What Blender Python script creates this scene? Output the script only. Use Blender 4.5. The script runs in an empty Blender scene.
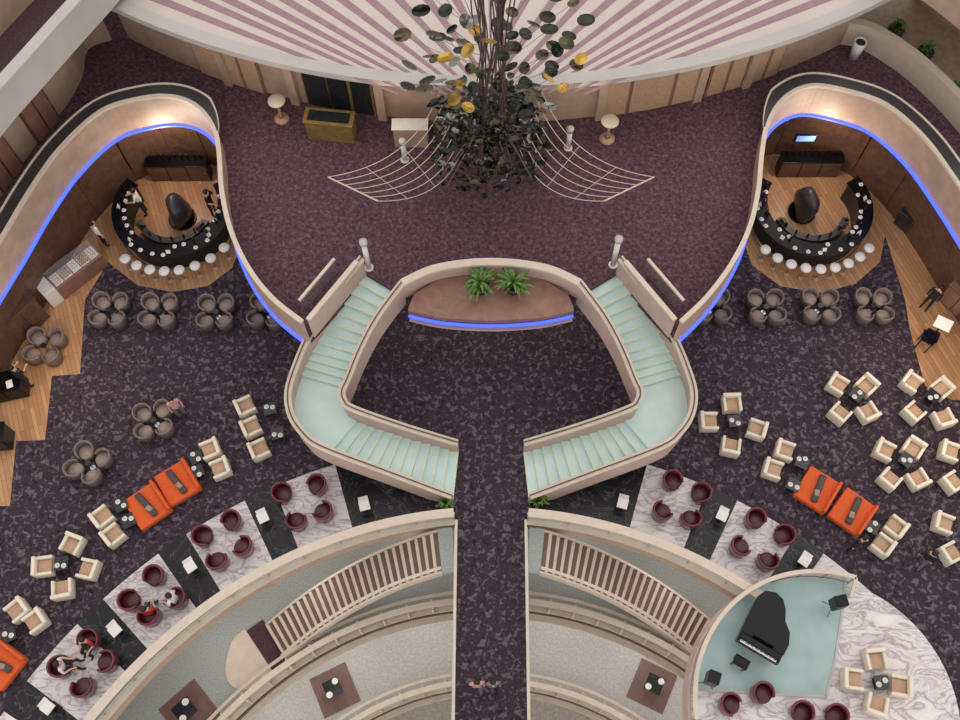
import bpy, bmesh, math, random
from mathutils import Vector, Matrix
random.seed(7)
SC=bpy.context.scene
# ------------------------------------------------------------------ survey of the place (metres)
TH=math.radians(24);CS=math.cos(TH);SN=math.sin(TH);HC=34.0
def G(px,py,z=0.0):
    """surveyed plan point lying on the real horizontal level z"""
    u=(px-491)/1000.0; v=(py-360)/1000.0
    t=(HC-z)/(CS+v*SN)
    return Vector((u*t,t*(SN-v*CS),z))
def C(r,g,b):
    def f(c):
        c/=255.0
        return c/12.92 if c<=0.04045 else ((c+0.055)/1.055)**2.4
    return (f(r),f(g),f(b),1.0)
# ------------------------------------------------------------------ materials
def mat(name,stops,tex='noise',scale=5,detail=3,dist=0,rough=.6,metal=0,bump=0,coat=0,alpha=1,emit=0,ecol=None,warp=0,rot=0,interp='LINEAR',spec=.5,stretch=1):
    m=bpy.data.materials.new(name);m.use_nodes=True
    nt=m.node_tree;N=nt.nodes;L=nt.links
    b=N['Principled BSDF']
    b.inputs['Roughness'].default_value=rough;b.inputs['Metallic'].default_value=metal
    b.inputs['Coat Weight'].default_value=coat;b.inputs['Alpha'].default_value=alpha
    b.inputs['Specular IOR Level'].default_value=spec
    tc=N.new('ShaderNodeTexCoord');mp=N.new('ShaderNodeMapping')
    mp.inputs['Rotation'].default_value=(0,0,rot);mp.inputs['Scale'].default_value=(1,stretch,1)
    L.new(tc.outputs['Object'],mp.inputs['Vector'])
    vec=mp.outputs['Vector']
    if warp:
        n=N.new('ShaderNodeTexNoise');n.inputs['Scale'].default_value=scale*.6;n.inputs['Detail'].default_value=3
        L.new(vec,n.inputs['Vector'])
        a=N.new('ShaderNodeVectorMath');a.operation='SCALE';a.inputs['Scale'].default_value=warp
        L.new(n.outputs['Color'],a.inputs[0])
        s=N.new('ShaderNodeVectorMath');s.operation='ADD';L.new(vec,s.inputs[0]);L.new(a.outputs[0],s.inputs[1]);vec=s.outputs[0]
    if tex=='noise':
        t=N.new('ShaderNodeTexNoise');t.inputs['Scale'].default_value=scale;t.inputs['Detail'].default_value=detail;t.inputs['Distortion'].default_value=dist;out=t.outputs['Fac']
    elif tex=='voronoi':
        t=N.new('ShaderNodeTexVoronoi');t.inputs['Scale'].default_value=scale;out=t.outputs['Distance']
    elif tex=='wave':
        t=N.new('ShaderNodeTexWave');t.inputs['Scale'].default_value=scale;t.inputs['Distortion'].default_value=dist;t.inputs['Detail'].default_value=detail;t.inputs['Detail Scale'].default_value=1.4;out=t.outputs['Fac']
    elif tex=='brick':
        t=N.new('ShaderNodeTexBrick');t.inputs['Scale'].default_value=scale
        t.inputs['Color1'].default_value=stops[0][1];t.inputs['Color2'].default_value=stops[1][1];t.inputs['Mortar'].default_value=stops[2][1]
        t.inputs['Brick Width'].default_value=1.6;t.inputs['Row Height'].default_value=.16;t.inputs['Mortar Size'].default_value=.006
        out=None
    L.new(vec,t.inputs['Vector'])
    if out is None: col=t.outputs['Color']
    else:
        r=N.new('ShaderNodeValToRGB');r.color_ramp.interpolation=interp
        e=r.color_ramp.elements
        while len(e)<len(stops): e.new(.5)
        for i,(p,c) in enumerate(stops): e[i].position=p;e[i].color=c
        L.new(out,r.inputs['Fac']);col=r.outputs['Color']
    L.new(col,b.inputs['Base Color'])
    if bump and out is not None:
        bp=N.new('ShaderNodeBump');bp.inputs['Strength'].default_value=bump;bp.inputs['Distance'].default_value=.02
        L.new(out,bp.inputs['Height']);L.new(bp.outputs['Normal'],b.inputs['Normal'])
    if emit:
        b.inputs['Emission Strength'].default_value=emit
        if ecol: b.inputs['Emission Color'].default_value=ecol
        else: L.new(col,b.inputs['Emission Color'])
    return m
def sol(name,r,g,b,var=8,**k):
    lo=C(max(r-var,0),max(g-var,0),max(b-var,0));hi=C(min(r+var,255),min(g+var,255),min(b+var,255))
    return mat(name,[(.3,lo),(.7,hi)],**k)
M_carpet=mat('lounge_carpet',[(.33,C(46,37,45)),(.42,C(70,59,67)),(.49,C(56,46,54)),(.56,C(76,65,73)),(.63,C(106,96,103))],tex='noise',scale=5.4,detail=2.5,dist=.9,rough=.95,spec=.1)
M_carpet2=mat('upper_carpet',[(.34,C(72,50,59)),(.46,C(88,64,73)),(.53,C(94,69,78)),(.66,C(116,92,99))],tex='noise',scale=8,detail=5,dist=.8,rough=.95,spec=.1)
M_wood=mat('plank_floor',[(0,C(200,154,110)),(0,C(172,126,86)),(0,C(110,76,52))],tex='brick',scale=1,rough=.4,rot=1.2)
M_marble=mat('white_marble',[(.3,C(232,225,222)),(.44,C(218,208,208)),(.485,C(164,150,154)),(.51,C(204,194,195)),(.6,C(226,218,217)),(.67,C(190,178,181)),(.72,C(222,214,214))],tex='noise',scale=.9,detail=5,dist=1.6,rough=.35,rot=.6,stretch=2.2)
M_black=mat('black_marble',[(.3,C(26,24,27)),(.485,C(34,32,36)),(.5,C(88,84,88)),(.515,C(32,30,34)),(.8,C(24,22,25))],tex='noise',scale=1.1,detail=4,dist=1.5,rough=.3,spec=.3)
M_cream=sol('cream_coping',210,194,176,6,scale=3,rough=.45)
M_beige=sol('beige_panelling',178,152,132,8,scale=2,rough=.5)
M_pink=sol('rosy_stone_panel',194,168,156,6,scale=2,rough=.5)
M_gran=mat('dark_granite',[(.35,C(36,32,35)),(.7,C(72,66,68))],scale=40,detail=2,rough=.35)
M_led=mat('blue_light',[(0,C(40,60,255)),(1,C(50,80,255))],emit=3.2,ecol=C(52,74,255),rough=.5)
M_aqua=mat('aqua_glass',[(.3,C(200,224,219)),(.7,C(212,234,229))],scale=1.5,rough=.4)
M_aquafl=mat('aqua_floor',[(.3,C(150,174,173)),(.7,C(170,192,190))],scale=1.2,rough=.35)
M_nose=sol('yellow_nosing',224,226,196,6,rough=.5)
M_taupe=sol('taupe_leather',122,106,100,8,scale=12,rough=.5)
M_taupe2=sol('taupe_seat',150,132,124,8,scale=12,rough=.6)
M_red=sol('burgundy_leather',108,42,54,8,scale=10,rough=.3,coat=.2)
M_red2=sol('burgundy_seat',76,30,40,6,scale=10,rough=.4)
M_cl=sol('cream_leather',228,216,196,6,scale=8,rough=.5)
M_tan=sol('tan_cushion',184,150,122,8,scale=8,rough=.6)
M_orange=sol('orange_fabric',216,90,34,10,scale=20,rough=.8)
M_dgrey=sol('charcoal',72,62,60,8,scale=14,rough=.6)
M_blk=sol('black_lacquer',13,12,14,3,rough=.3,spec=.25)
M_dark=sol('dark_metal',32,30,32,5,rough=.4,metal=.2)
M_white=sol('white_finish',226,222,216,5,rough=.4)
M_chrome=sol('chrome',190,190,190,6,rough=.2,metal=.9)
M_gold=sol('gold_leaf',190,152,72,12,rough=.25,metal=.8)
M_brass=sol('brass',152,124,72,14,rough=.35,metal=.3)
M_olive=sol('bronze_mirror',84,78,60,12,rough=.15,metal=.8)
M_silver=sol('silver_mirror',128,128,122,12,rough=.12,metal=.9)
M_dgreen=sol('dark_grey_mirror',48,50,44,10,rough=.15,metal=.7)
M_rod=sol('reddish_steel',112,92,90,8,rough=.3,metal=.5)
M_bwood=mat('dark_brown_wood',[(.3,C(80,56,44)),(.7,C(106,76,60))],tex='noise',scale=3,dist=1,rough=.45)
M_mwood=mat('reddish_wood',[(.3,C(128,92,78)),(.7,C(148,110,94))],tex='noise',scale=1.5,dist=2,rough=.4)
M_tread=sol('brown_tread',116,86,78,6,scale=3,rough=.5)
M_canopy=sol('canopy_plaster',206,192,184,5,scale=1,rough=.7)
M_rim=sol('canopy_rim',188,182,176,4,scale=1,rough=.6)
M_stripe=sol('mauve_stripe',156,124,130,6,scale=3,rough=.7)
M_terr=mat('grey_terrazzo',[(.35,C(140,146,142)),(.65,C(174,178,174))],scale=22,detail=3,rough=.5)
M_lfl=mat('pale_stone_floor',[(.35,C(170,166,162)),(.65,C(190,186,182))],scale=10,detail=3,rough=.5)
M_lfl2=mat('honey_stone_floor',[(.35,C(170,148,122)),(.65,C(190,168,142))],scale=4,detail=3,rough=.5)
M_dfl=mat('deep_floor',[(.35,C(134,126,118)),(.65,C(158,148,138))],scale=8,rough=.6)
M_glass=sol('railing_glass',160,168,166,4,rough=.08,alpha=.22)
M_dglass=sol('smoked_glass',38,40,44,5,rough=.15)
M_green=mat('leaf_green',[(.3,C(44,78,30)),(.7,C(112,146,62))],scale=9,rough=.5)
M_pot=sol('dark_planter',50,42,40,5,rough=.5)
M_screen=mat('blue_screen',[(0,C(60,100,190)),(1,C(110,150,220))],scale=3,emit=.5)
M_skin=sol('skin',206,160,134,4,rough=.6)
M_hair=sol('black_hair',26,20,18,4,rough=.5)
M_shoe=sol('shoe_leather',24,22,22,3,rough=.4)
M_paper=sol('white_paper',236,234,228,3,rough=.7)
M_soil=sol('soil',50,38,30,8,scale=20,rough=.9)
M_mar=sol('maroon_carpet',74,50,56,8,scale=12,rough=.9)
# ------------------------------------------------------------------ mesh builder
class MB:
    def __init__(s): s.v=[];s.f=[];s.m=[]
    def add(s,vs,fs,mi=0):
        o=len(s.v);s.v+= [tuple(v) for v in vs]
        for f in fs: s.f.append([i+o for i in f]);s.m.append(mi)
        return s
    def box(s,cx,cy,cz,sx,sy,sz,rz=0,mi=0):
        c,q=math.cos(rz),math.sin(rz);vs=[]
        for k in (-1,1):
            for a,b in ((-1,-1),(1,-1),(1,1),(-1,1)):
                x,y=a*sx/2,b*sy/2
                vs.append((cx+x*c-y*q,cy+x*q+y*c,cz+k*sz/2))
        return s.add(vs,[(3,2,1,0),(4,5,6,7),(0,1,5,4),(1,2,6,5),(2,3,7,6),(3,0,4,7)],mi)
    def rbox(s,cx,cy,cz,sx,sy,sz,r=.03,seg=2,rz=0,rx=0,mi=0):
        bm=bmesh.new();bmesh.ops.create_cube(bm,size=1)
        for v in bm.verts: v.co=Vector((v.co.x*sx,v.co.y*sy,v.co.z*sz))
        bmesh.ops.bevel(bm,geom=list(bm.edges),offset=r,segments=seg,affect='EDGES',profile=.5)
        R=Matrix.Translation((cx,cy,cz))@Matrix.Rotation(rz,4,'Z')@Matrix.Rotation(rx,4,'X')
        bm.verts.index_update()
        s.add([R@v.co for v in bm.verts],[[v.index for v in f.verts] for f in bm.faces],mi);bm.free();return s
    def lathe(s,prof,n=16,cx=0,cy=0,cz=0,mi=0,sx=1,sy=1):
        vs=[];fs=[]
        for r,z in prof:
            for i in range(n):
                a=2*math.pi*i/n;vs.append((cx+r*sx*math.cos(a),cy+r*sy*math.sin(a),cz+z))
        m=len(prof)
        for j in range(m-1):
            for i in range(n):
                k=(i+1)%n;fs.append((j*n+i,j*n+k,(j+1)*n+k,(j+1)*n+i))
        fs.append(tuple(range(n-1,-1,-1)));fs.append(tuple((m-1)*n+i for i in range(n)))
        return s.add(vs,fs,mi)
    def cyl(s,cx,cy,z0,z1,r,r1=None,n=16,mi=0):
        return s.lathe([(r,z0),(r if r1 is None else r1,z1)],n,cx,cy,0,mi)
    def tube(s,path,r,n=6,mi=0,r1=None):
        path=[Vector(p) for p in path];vs=[];fs=[];m=len(path)
        for j,p in enumerate(path):
            t=(path[min(j+1,m-1)]-path[max(j-1,0)]).normalized()
            a=t.cross(Vector((0,0,1)))
            if a.length<1e-3:a=Vector((1,0,0))
            a.normalize();b=t.cross(a)
            rr=r if r1 is None else r+(r1-r)*j/(m-1)
            for i in range(n):
                q=2*math.pi*i/n;vs.append(p+a*math.cos(q)*rr+b*math.sin(q)*rr)
        for j in range(m-1):
            for i in range(n):
                k=(i+1)%n;fs.append((j*n+i,j*n+k,(j+1)*n+k,(j+1)*n+i))
        fs.append(tuple(range(n)));fs.append(tuple((m-1)*n+i for i in range(n-1,-1,-1)))
        return s.add(vs,fs,mi)
    def sweep(s,path,d0,d1,h0,h1,mi=0,absz=False,wf=None):
        path=[Vector(p) for p in path];m=len(path);vs=[];fs=[]
        for j,p in enumerate(path):
            t1=(path[j]-path[max(j-1,0)]).xy;t2=(path[min(j+1,m-1)]-path[j]).xy
            t1=t1.normalized() if t1.length>1e-6 else t2.normalized()
            t2=t2.normalized() if t2.length>1e-6 else t1
            t=(t1+t2).normalized();n=Vector((-t.y,t.x))
            k=1/max(.5,n.dot(Vector((-t1.y,t1.x))))
            z=0 if absz else p.z
            w=wf(j/(m-1)) if wf else 1
            for d,h in ((d0*w,h0),(d1*w,h0),(d1*w,h1),(d0*w,h1)):
                vs.append((p.x+n.x*d*k,p.y+n.y*d*k,z+h))
        for j in range(m-1):
            for i in range(4):
                k=(i+1)%4;fs.append((j*4+i,j*4+k,(j+1)*4+k,(j+1)*4+i))
        fs.append((0,1,2,3));fs.append(tuple((m-1)*4+i for i in (3,2,1,0)))
        return s.add(vs,fs,mi)
    def slab(s,pts,z1,z0,mi=0):
        n=len(pts)
        a=sum(pts[i][0]*pts[(i+1)%n][1]-pts[(i+1)%n][0]*pts[i][1] for i in range(n))
        if a<0: pts=pts[::-1]
        vs=[(p[0],p[1],z1) for p in pts]+[(p[0],p[1],z0) for p in pts]
        fs=[tuple(range(n)),tuple(range(2*n-1,n-1,-1))]+[(i,i+n,(i+1)%n+n,(i+1)%n) for i in range(n)]
        return s.add(vs,fs,mi)
    def sector(s,c,r0,r1,a0,a1,z0,z1,n=12,mi=0):
        pts=[(c[0]+r1*math.sin(a0+(a1-a0)*i/n),c[1]+r1*math.cos(a0+(a1-a0)*i/n)) for i in range(n+1)]
        if r0>0: pts+=[(c[0]+r0*math.sin(a1+(a0-a1)*i/n),c[1]+r0*math.cos(a1+(a0-a1)*i/n)) for i in range(n+1)]
        return s.slab(pts,z1,z0,mi)
KIDS={}
def mk(name,mb,mats,parent=None,smooth=False,**props):
    me=bpy.data.meshes.new(name);me.from_pydata(mb.v,[],mb.f)
    if not isinstance(mats,(list,tuple)):mats=[mats]
    for m in mats: me.materials.append(m)
    for p,i in zip(me.polygons,mb.m): p.material_index=i;p.use_smooth=smooth
    bm=bmesh.new();bm.from_mesh(me);bmesh.ops.recalc_face_normals(bm,faces=bm.faces);bm.to_mesh(me);bm.free()
    me.update()
    o=bpy.data.objects.new(name,me);SC.collection.objects.link(o)
    if parent is not None:
        o.parent=parent;KIDS.setdefault(parent.name,[]).append(o)
    for k,v in props.items(): o[k]=v
    return o
def thing(name,label,cat,group=None,loc=(0,0,0),rz=0):
    o=bpy.data.objects.new(name,None);o.empty_display_size=.2;SC.collection.objects.link(o)
    o.location=loc;o.rotation_euler=(0,0,rz);o['label']=label;o['category']=cat
    if group:o['group']=group
    return o
def struct(name,mb,mats,label,cat,smooth=False):
    return mk(name,mb,mats,None,smooth,kind='structure',label=label,category=cat)
def clone(root,loc,rz,label=None):
    def cp(o,par):
        n=o.copy()
        if par is not None:n.parent=par
        SC.collection.objects.link(n)
        for c in KIDS.get(o.name,[]):
            k=cp(c,n);KIDS.setdefault(n.name,[]).append(k)
        return n
    n=cp(root,None);n.location=loc;n.rotation_euler=(0,0,rz)
    if label:n['label']=label
    return n
def scatter(root,items,group,scale=1):
    root['group']=group;out=[];root.scale=(scale,)*3
    for i,it in enumerate(items):
        loc,rz=it[0],it[1]
        if i==0: root.location=loc;root.rotation_euler=(0,0,rz);out.append(root)
        else: out.append(clone(root,loc,rz))
        if len(it)>2: out[-1]['label']=it[2]
    return out
def smooth(pts,k=6):
    out=[];n=len(pts)
    for i in range(n-1):
        p0=pts[max(i-1,0)];p1=pts[i];p2=pts[i+1];p3=pts[min(i+2,n-1)]
        for j in range(k):
            t=j/k
            out.append(.5*((2*p1)+(p2-p0)*t+(2*p0-5*p1+4*p2-p3)*t*t+(3*p1-p0-3*p2+p3)*t**3))
    out.append(pts[-1]);return out
def face(p,q): 
    d=q-p;return math.atan2(d.x,-d.y)
Z1=4.0
RC=(0.0,-6.0)          # centre of all atrium rings
def ring(r,a,z): a=math.radians(a);return Vector((RC[0]+r*math.sin(a),RC[1]+r*math.cos(a),z))
# ------------------------------------------------------------------ WAVE EDGES
PL=[(-70,352),(-30,285),(0,237),(30,187),(60,146),(100,110),(140,97),(172,95),(197,104),(214,124),(220,150),(223,190),(232,230),(250,268),(274,298),(303,321)]
PR=[(680,321),(706,296),(730,264),(748,228),(757,190),(761,150),(768,118),(785,95),(812,84),(850,90),(888,104),(925,136),(955,176),(985,222),(1015,270),(1060,345)]
WL=smooth([G(x,y,5) for x,y in PL]);WR=smooth([G(x,y,5) for x,y in PR])
SO1=[G(362,258,5),G(332,296,4.33),(G(309,335,3.66)),G(296,365,3)]
SI1=[G(402,283,5),G(378,315,4.33),G(360,348,3.66),G(347,380,3)]
SOL=[G(296,365,3),G(288,392,3),G(291,415,3),G(303,433,3),G(322,447,3)]
SIL=[G(347,380,3),G(342,391,3),G(344,401,3),G(354,409,3)]
SO2=[G(322,447,3),G(388,472,2),G(452,496,1)]
SI2=[G(354,409,3),G(405,427,2),G(458,443,1)]
def mir(p): return Vector((-p.x,p.y,p.z))
arcN=[G(402,283,5),G(430,270,5),G(460,264,5),G(491,262,5)]
arcN=smooth([arcN[0],arcN[1],arcN[2],Vector((0,arcN[3].y,5)),mir(arcN[2]),mir(arcN[1]),mir(arcN[0])])
# ------------------------------------------------------------------ FLOORS
up=[(p.x,p.y) for p in WL]+[(SO1[0].x-.05,SO1[0].y)]+[(p.x,p.y) for p in arcN]+[(-SO1[0].x+.05,SO1[0].y)]+[(p.x,p.y) for p in WR]
up+=[(27,WR[-1].y),(27,36),(-27,36),(-27,WL[0].y)]
struct('floor',MB().slab(up,4.0,3.3),M_carpet2,'plum patterned carpet on the upper lobby level','floor')
lg=[]
for i in range(0,41):
    a=-82+ (82-4.6)*i/40;p=ring(15.05,a,0);lg.append((p.x,p.y))
lg+=[(-1.2,-4.5),(1.2,-4.5)]
for i in range(0,41):
    a=4.6+(82-4.6)*i/40;p=ring(15.05,a,0);lg.append((p.x,p.y))
lg+=[(27,lg[-1][1]),(27,26),(-27,26),(-27,lg[0][1])]
struct('floor',MB().slab(lg,0,-.6),M_carpet,'dark purple floral carpet of the lounge and central walkway','floor')
def arcpts(r,a0,a1,n=40): return [(ring(r,a0+(a1-a0)*i/n,0).x,ring(r,a0+(a1-a0)*i/n,0).y) for i in range(n+1)]
for r0,z,m,lab in ((12.95,-4.5,M_terr,'grey terrazzo floor of the gallery below the lounge'),(10.55,-9.0,M_lfl,'pale stone floor of the second gallery down')):
    pts=arcpts(r0,-84,84,60)+arcpts(26,84,-84,40)
    struct('floor',MB().slab(pts,z,z-.5),m,lab,'floor')
struct('floor',MB().slab([(-20,-12),(20,-12),(20,16),(-20,16)],-13.5,-13.8),M_dfl,'dim brown floor at the bottom of the atrium','floor')
# marble ring
struct('floor',MB().sector(RC,15.2,18.0,math.radians(-72),math.radians(-6.5),0.0,.006,40),M_black,'polished black marble border along the lounge edge','floor')
struct('floor',MB().sector(RC,15.2,18.0,math.radians(6.5),math.radians(46),0.0,.006,40),M_black,'polished black marble border along the lounge edge','floor')
for sg,ks in ((-1,range(5)),(1,range(3))):
    for k in ks:
        a0=18+10.7*k
        struct('floor',MB().sector(RC,15.55,17.95,math.radians(sg*a0),math.radians(sg*(a0+7.2)),.004,.014,8),M_marble,'white veined marble floor panel in the black border','floor')
# wood floors
wl=[G(x,y) for x,y in [(-60,300),(40,250),(110,185),(160,150),(232,150),(243,195),(244,240),(232,268),(208,286),(172,292),(137,285),(108,262),(85,300),(80,374),(52,376),(45,440),(16,441),(10,506),(-60,506)]]
struct('floor',MB().slab([(p.x,p.y) for p in wl],.008,0),M_wood,'warm oak plank floor around the bar','floor')
wr=[G(x,y) for x,y in [(744,215),(742,175),(752,150),(830,145),(900,180),(960,225),(1040,300),(1040,400),(952,400),(925,386),(910,330),(905,300),(885,235),(880,262),(855,284),(820,293),(780,286),(752,265),(743,240)]]
struct('floor',MB().slab([(p.x,p.y) for p in wr],.008,0),M_wood,'warm oak plank floor around the second bar','floor')
# ------------------------------------------------------------------ WAVE BALUSTRADES
def wave(path,nA,first,label):
    A=path[:nA] if first else path[-nA:]
    B=path[nA-1:] if first else path[:len(path)-nA+1]
    t=thing('balustrade',label,'balustrade','serpentine balustrades')
    mk('fascia',MB().sweep(path,-.12,0,-1.62,-.05),M_beige,t)
    def wf(s):
        s=1-s if first else s
        return min(1,.12+s*7)
    mk('dark_coping',MB().sweep(A,.0,.42,-.06,.03,wf=wf),M_gran,t,label='dark granite coping')
    m=MB().sweep(A,-.14,0,-.05,.05).sweep(B,-.12,.04,-.05,.04)
    o=MB().sweep(A,.42,.5,-.06,.05,wf=wf)
    m.add(o.v,o.f)
    mk('coping',m,M_cream,t)
    mk('light_strip',MB().sweep(path,-.2,-.12,-1.62,-1.55),M_led,t,label='glowing blue light strip')
    return A,B
AL,BL=wave(WL,6*9+3,True,'serpentine balustrade with granite coping and blue light strip')
AR,BR=wave(WR,6*9+3,False,'serpentine balustrade with granite coping and blue light strip')
AW=AL[:-2];AE=AR[2:]
for nm,P in (('wall_west',AW),('wall_east',AE)):
    st=6
    for i in range(0,len(P)-1,st):
        struct(nm,MB().sweep(P[i:i+st+1],.5,.65,0,3.28,absz=True),M_bwood,'dark brown panelled wall behind the bar','wall')
struct('wall_north',MB().slab([(-8.7,21.2),(8.7,21.2),(8.7,21.4),(-8.7,21.4)],3.28,0),M_beige,'beige wall beneath the upper lobby','wall')
for a,b in ((BL[-1],SO1[0]),(BR[0],mir(SO1[0]))):
    t=thing('balustrade','short cream balustrade joining staircase and upper floor','balustrade','short balustrades')
    sg=-1 if a.x<0 else 1
    b=b+Vector((sg*.2,-.1,0));a=a+Vector((-sg*.12,.06,0))
    q=[a,b]
    if a.x>0:q=q[::-1]
    mk('panel',MB().sweep(q,-.06,0,-1.3,-.05),M_pink,t)
    mk('coping',MB().sweep(q,-.12,.04,-.05,.04),M_cream,t)
    q2=[p+Vector((sg*.62,.3,-.1)) for p in (a.lerp(b,.2),a.lerp(b,.92))]
    mk('side_rail',MB().sweep(q2,-.05,.05,-.05,.03),M_cream,t)
    mk('glass_panel',MB().sweep(q2,-.012,.012,-.9,-.05),M_glass,t)
# ------------------------------------------------------------------ STAIRCASES
def lerp_path(P,s):
    n=len(P)-1;x=min(max(s*n,0),n-1e-6);i=int(x);return P[i].lerp(P[i+1],x-i)
def stair(sg):
    f=(lambda p:p) if sg<0 else mir
    t=thing('staircase','aqua glass staircase with cream balustrades descending to the lounge','staircase','twin staircases')
    def flight(O,I,zt,zb,n=11):
        rise=(zt-zb)/(n+1)
        for k in range(n):
            z=zt-rise*(k+1)
            a,b=lerp_path(O,k/n),lerp_path(O,(k+1)/n);c,d=lerp_path(I,(k+1)/n),lerp_path(I,k/n)
            a,b,c,d=map(f,(a,b,c,d))
            m=MB().slab([(p.x,p.y) for p in (a,b,c,d)],z,z-rise-.02)
            e1,e2=b.lerp(a,.16),c.lerp(d,.16)
            m.slab([(p.x,p.y) for p in (e1,b,c,e2)],z+.006,z-.01,mi=1)
            mk('step',m,[M_aqua,M_nose],t)
    flight(SO1,SI1,4,2);flight(SO2,SI2,2,0)
    L=[f(p) for p in SOL+SIL[::-1]]
    mk('landing',MB().slab([(p.x,p.y) for p in L],2,1.82),M_aqua,t)
    for P,lab in ((SO1+SOL[1:]+SO2[1:],'outer'),(SI1+SIL[1:]+SI2[1:],'inner')):
        P=smooth([f(p) for p in P],4)
        b=mk('balustrade',MB().sweep(P,-.05,.05,-1.4,-.05),M_pink,t)
        mk('coping',MB().sweep(P,-.12,.12,-.06,.04),M_cream,b)
        mk('handrail',MB().tube([p+Vector((.0,0,.09)) for p in P],.022),M_bwood,b)
stair(-1);stair(1)
# island
t=thing('balustrade','curved cream balustrade behind the planted wooden ledge','balustrade')
mk('panel',MB().sweep(arcN,-.05,.05,-1.0,-.05),M_pink,t)
mk('coping',MB().sweep(arcN,-.13,.13,-.06,.05),M_cream,t)
t=thing('planter_ledge','curved reddish wood ledge with blue light along its front','ledge')
pts=[(409,306),(414,294),(438,280),(465,274),(491,273),(517,274),(544,280),(568,294),(573,306),(574,311),(540,318),(491,321),(442,318),(408,311)]
Wp=[G(x,y,4.3) for x,y in pts]
mk('ledge_top',MB().slab([(p.x,p.y) for p in Wp],4.3,4.1),M_mwood,t)
cyy=Wp[4].y
mk('ledge_body',MB().slab([(p.x*.96,cyy+(p.y-cyy)*.9-.03) for p in Wp],4.1,3.62),M_bwood,t)
fr=smooth([Wp[13],Wp[12],Wp[11],Wp[10],Wp[9]])
fr=[Vector((p.x,p.y,3.6)) for p in fr]
mk('light_strip',MB().sweep(fr,-.04,.04,.3,.36),M_led,t,label='glowing blue light strip')
mk('lower_trim',MB().sweep(fr,-.02,.3,-.05,.03),M_pink,t)
# ------------------------------------------------------------------ plants
def fern(name,label,R=.75,n=46,h=.5):
    t=thing(name,label,'plant')
    mk('pot',MB().lathe([(.18,0),(.28,.05),(.32,.38),(.28,.38),(.27,.33)],18),M_pot,t,True)
    m=MB()
    for i in range(n):
        a=random.uniform(0,6.28);el=random.uniform(.2,1.3);L=R*random.uniform(.7,1.1)
        pr=[];w=.05
        for j in range(6):
            s=j/5;r=L*s*math.cos(el*(1-.3*s));z=.35+h*math.sin(el)*math.sin(s*2.2)*.9
            pr.append((r,z,w*math.sin(math.pi*(.15+.85*s))+.004))
        vs=[];c,q=math.cos(a),math.sin(a)
        for r,z,ww in pr:
            vs+=[(c*r-q*ww,q*r+c*ww,z),(c*r+q*ww,q*r-c*ww,z)]
        m.add(vs,[(2*j,2*j+1,2*j+3,2*j+2) for j in range(5)])
    mk('foliage',m,M_green,t)
    return t
scatter(fern('potted_fern','lush green fern in a dark round pot on the wooden ledge'),[(G(480,289,4.3),0),(G(513,289,4.3),1.4)],'ferns on the ledge')
scatter(fern('potted_shrub','small dark green shrub in a pot at the stair foot',.42,40,.7),[(G(446,508),0),(G(538,506),1)],'shrubs by the walkway')
# ------------------------------------------------------------------ ring balustrades
def ring_rail(r,z,a0,a1,label,fd=.6,step=5.0,cw=.3,wood=False):
    P=[ring(r,a0+(a1-a0)*i/36,z) for i in range(37)]
    t=thing('balustrade',label,'balustrade','curved gallery balustrades')
    mk('coping',MB().sweep(P,-cw/2,cw/2,.95,1.02),M_cream,t)
    mk('glass_panel',MB().sweep(P,-.012,.012,.05,.95),M_glass,t)
    mk('fascia',MB().sweep(P,-.14,-.06,-fd,.06),M_beige,t)
    mk('base_trim',MB().sweep(P,-.18,.1,.02,.1),M_cream,t)
    if wood:
        mk('wood_band',MB().sweep(P,-.2,-.14,-.42,-.12),M_bwood,t)
        mk('inner_rail',MB().sweep(P,.32,.44,.6,.66),M_cream,t)
        mk('lower_ledge',MB().sweep(P,-.42,-.2,-.6,-.5),M_cream,t)
    n=int(abs(a1-a0)/step);pr=None
    for i in range(n+1):
        p=ring(r,a0+(a1-a0)*i/n,z)
        mk('post',MB().box(0+p.x,p.y,z+.5,.06,.4 if wood else .05,.84,rz=-math.radians(a0+(a1-a0)*i/n)),M_cream if wood else M_chrome,t)
ring_rail(15.1,0,-80,-4.8,'curved cream balustrade along the lounge edge',.7,cw=.3)
ring_rail(15.1,0,4.8,37,'curved cream balustrade along the lounge edge beside the platform',.7,cw=.3)
ring_rail(12.98,-4.5,-80,-5.6,'curved cream and glass gallery balustrade',.7,4,.22,True)
ring_rail(12.98,-4.5,5.6,80,'curved cream and glass gallery balustrade',.7,4,.22,True)
ring_rail(10.58,-9,-80,80,'lower curved cream and glass gallery balustrade',.7,5,.22,True)
for sx in (-1,1):
    t=thing('balustrade','slim glass balustrade along the walkway','balustrade','walkway balustrades')
    P=[Vector((sx*1.17,8.8,0)),Vector((sx*1.17,-4.4,0))]
    mk('coping',MB().sweep(P,-.04,.04,.96,1.0),M_cream,t)
    mk('glass_panel',MB().sweep(P,-.01,.01,.0,.96),M_glass,t)
    mk('fascia',MB().sweep([p+Vector((sx*.07,0,0)) for p in P],-.03,.03,-.62,.02),M_cream,t)
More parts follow.
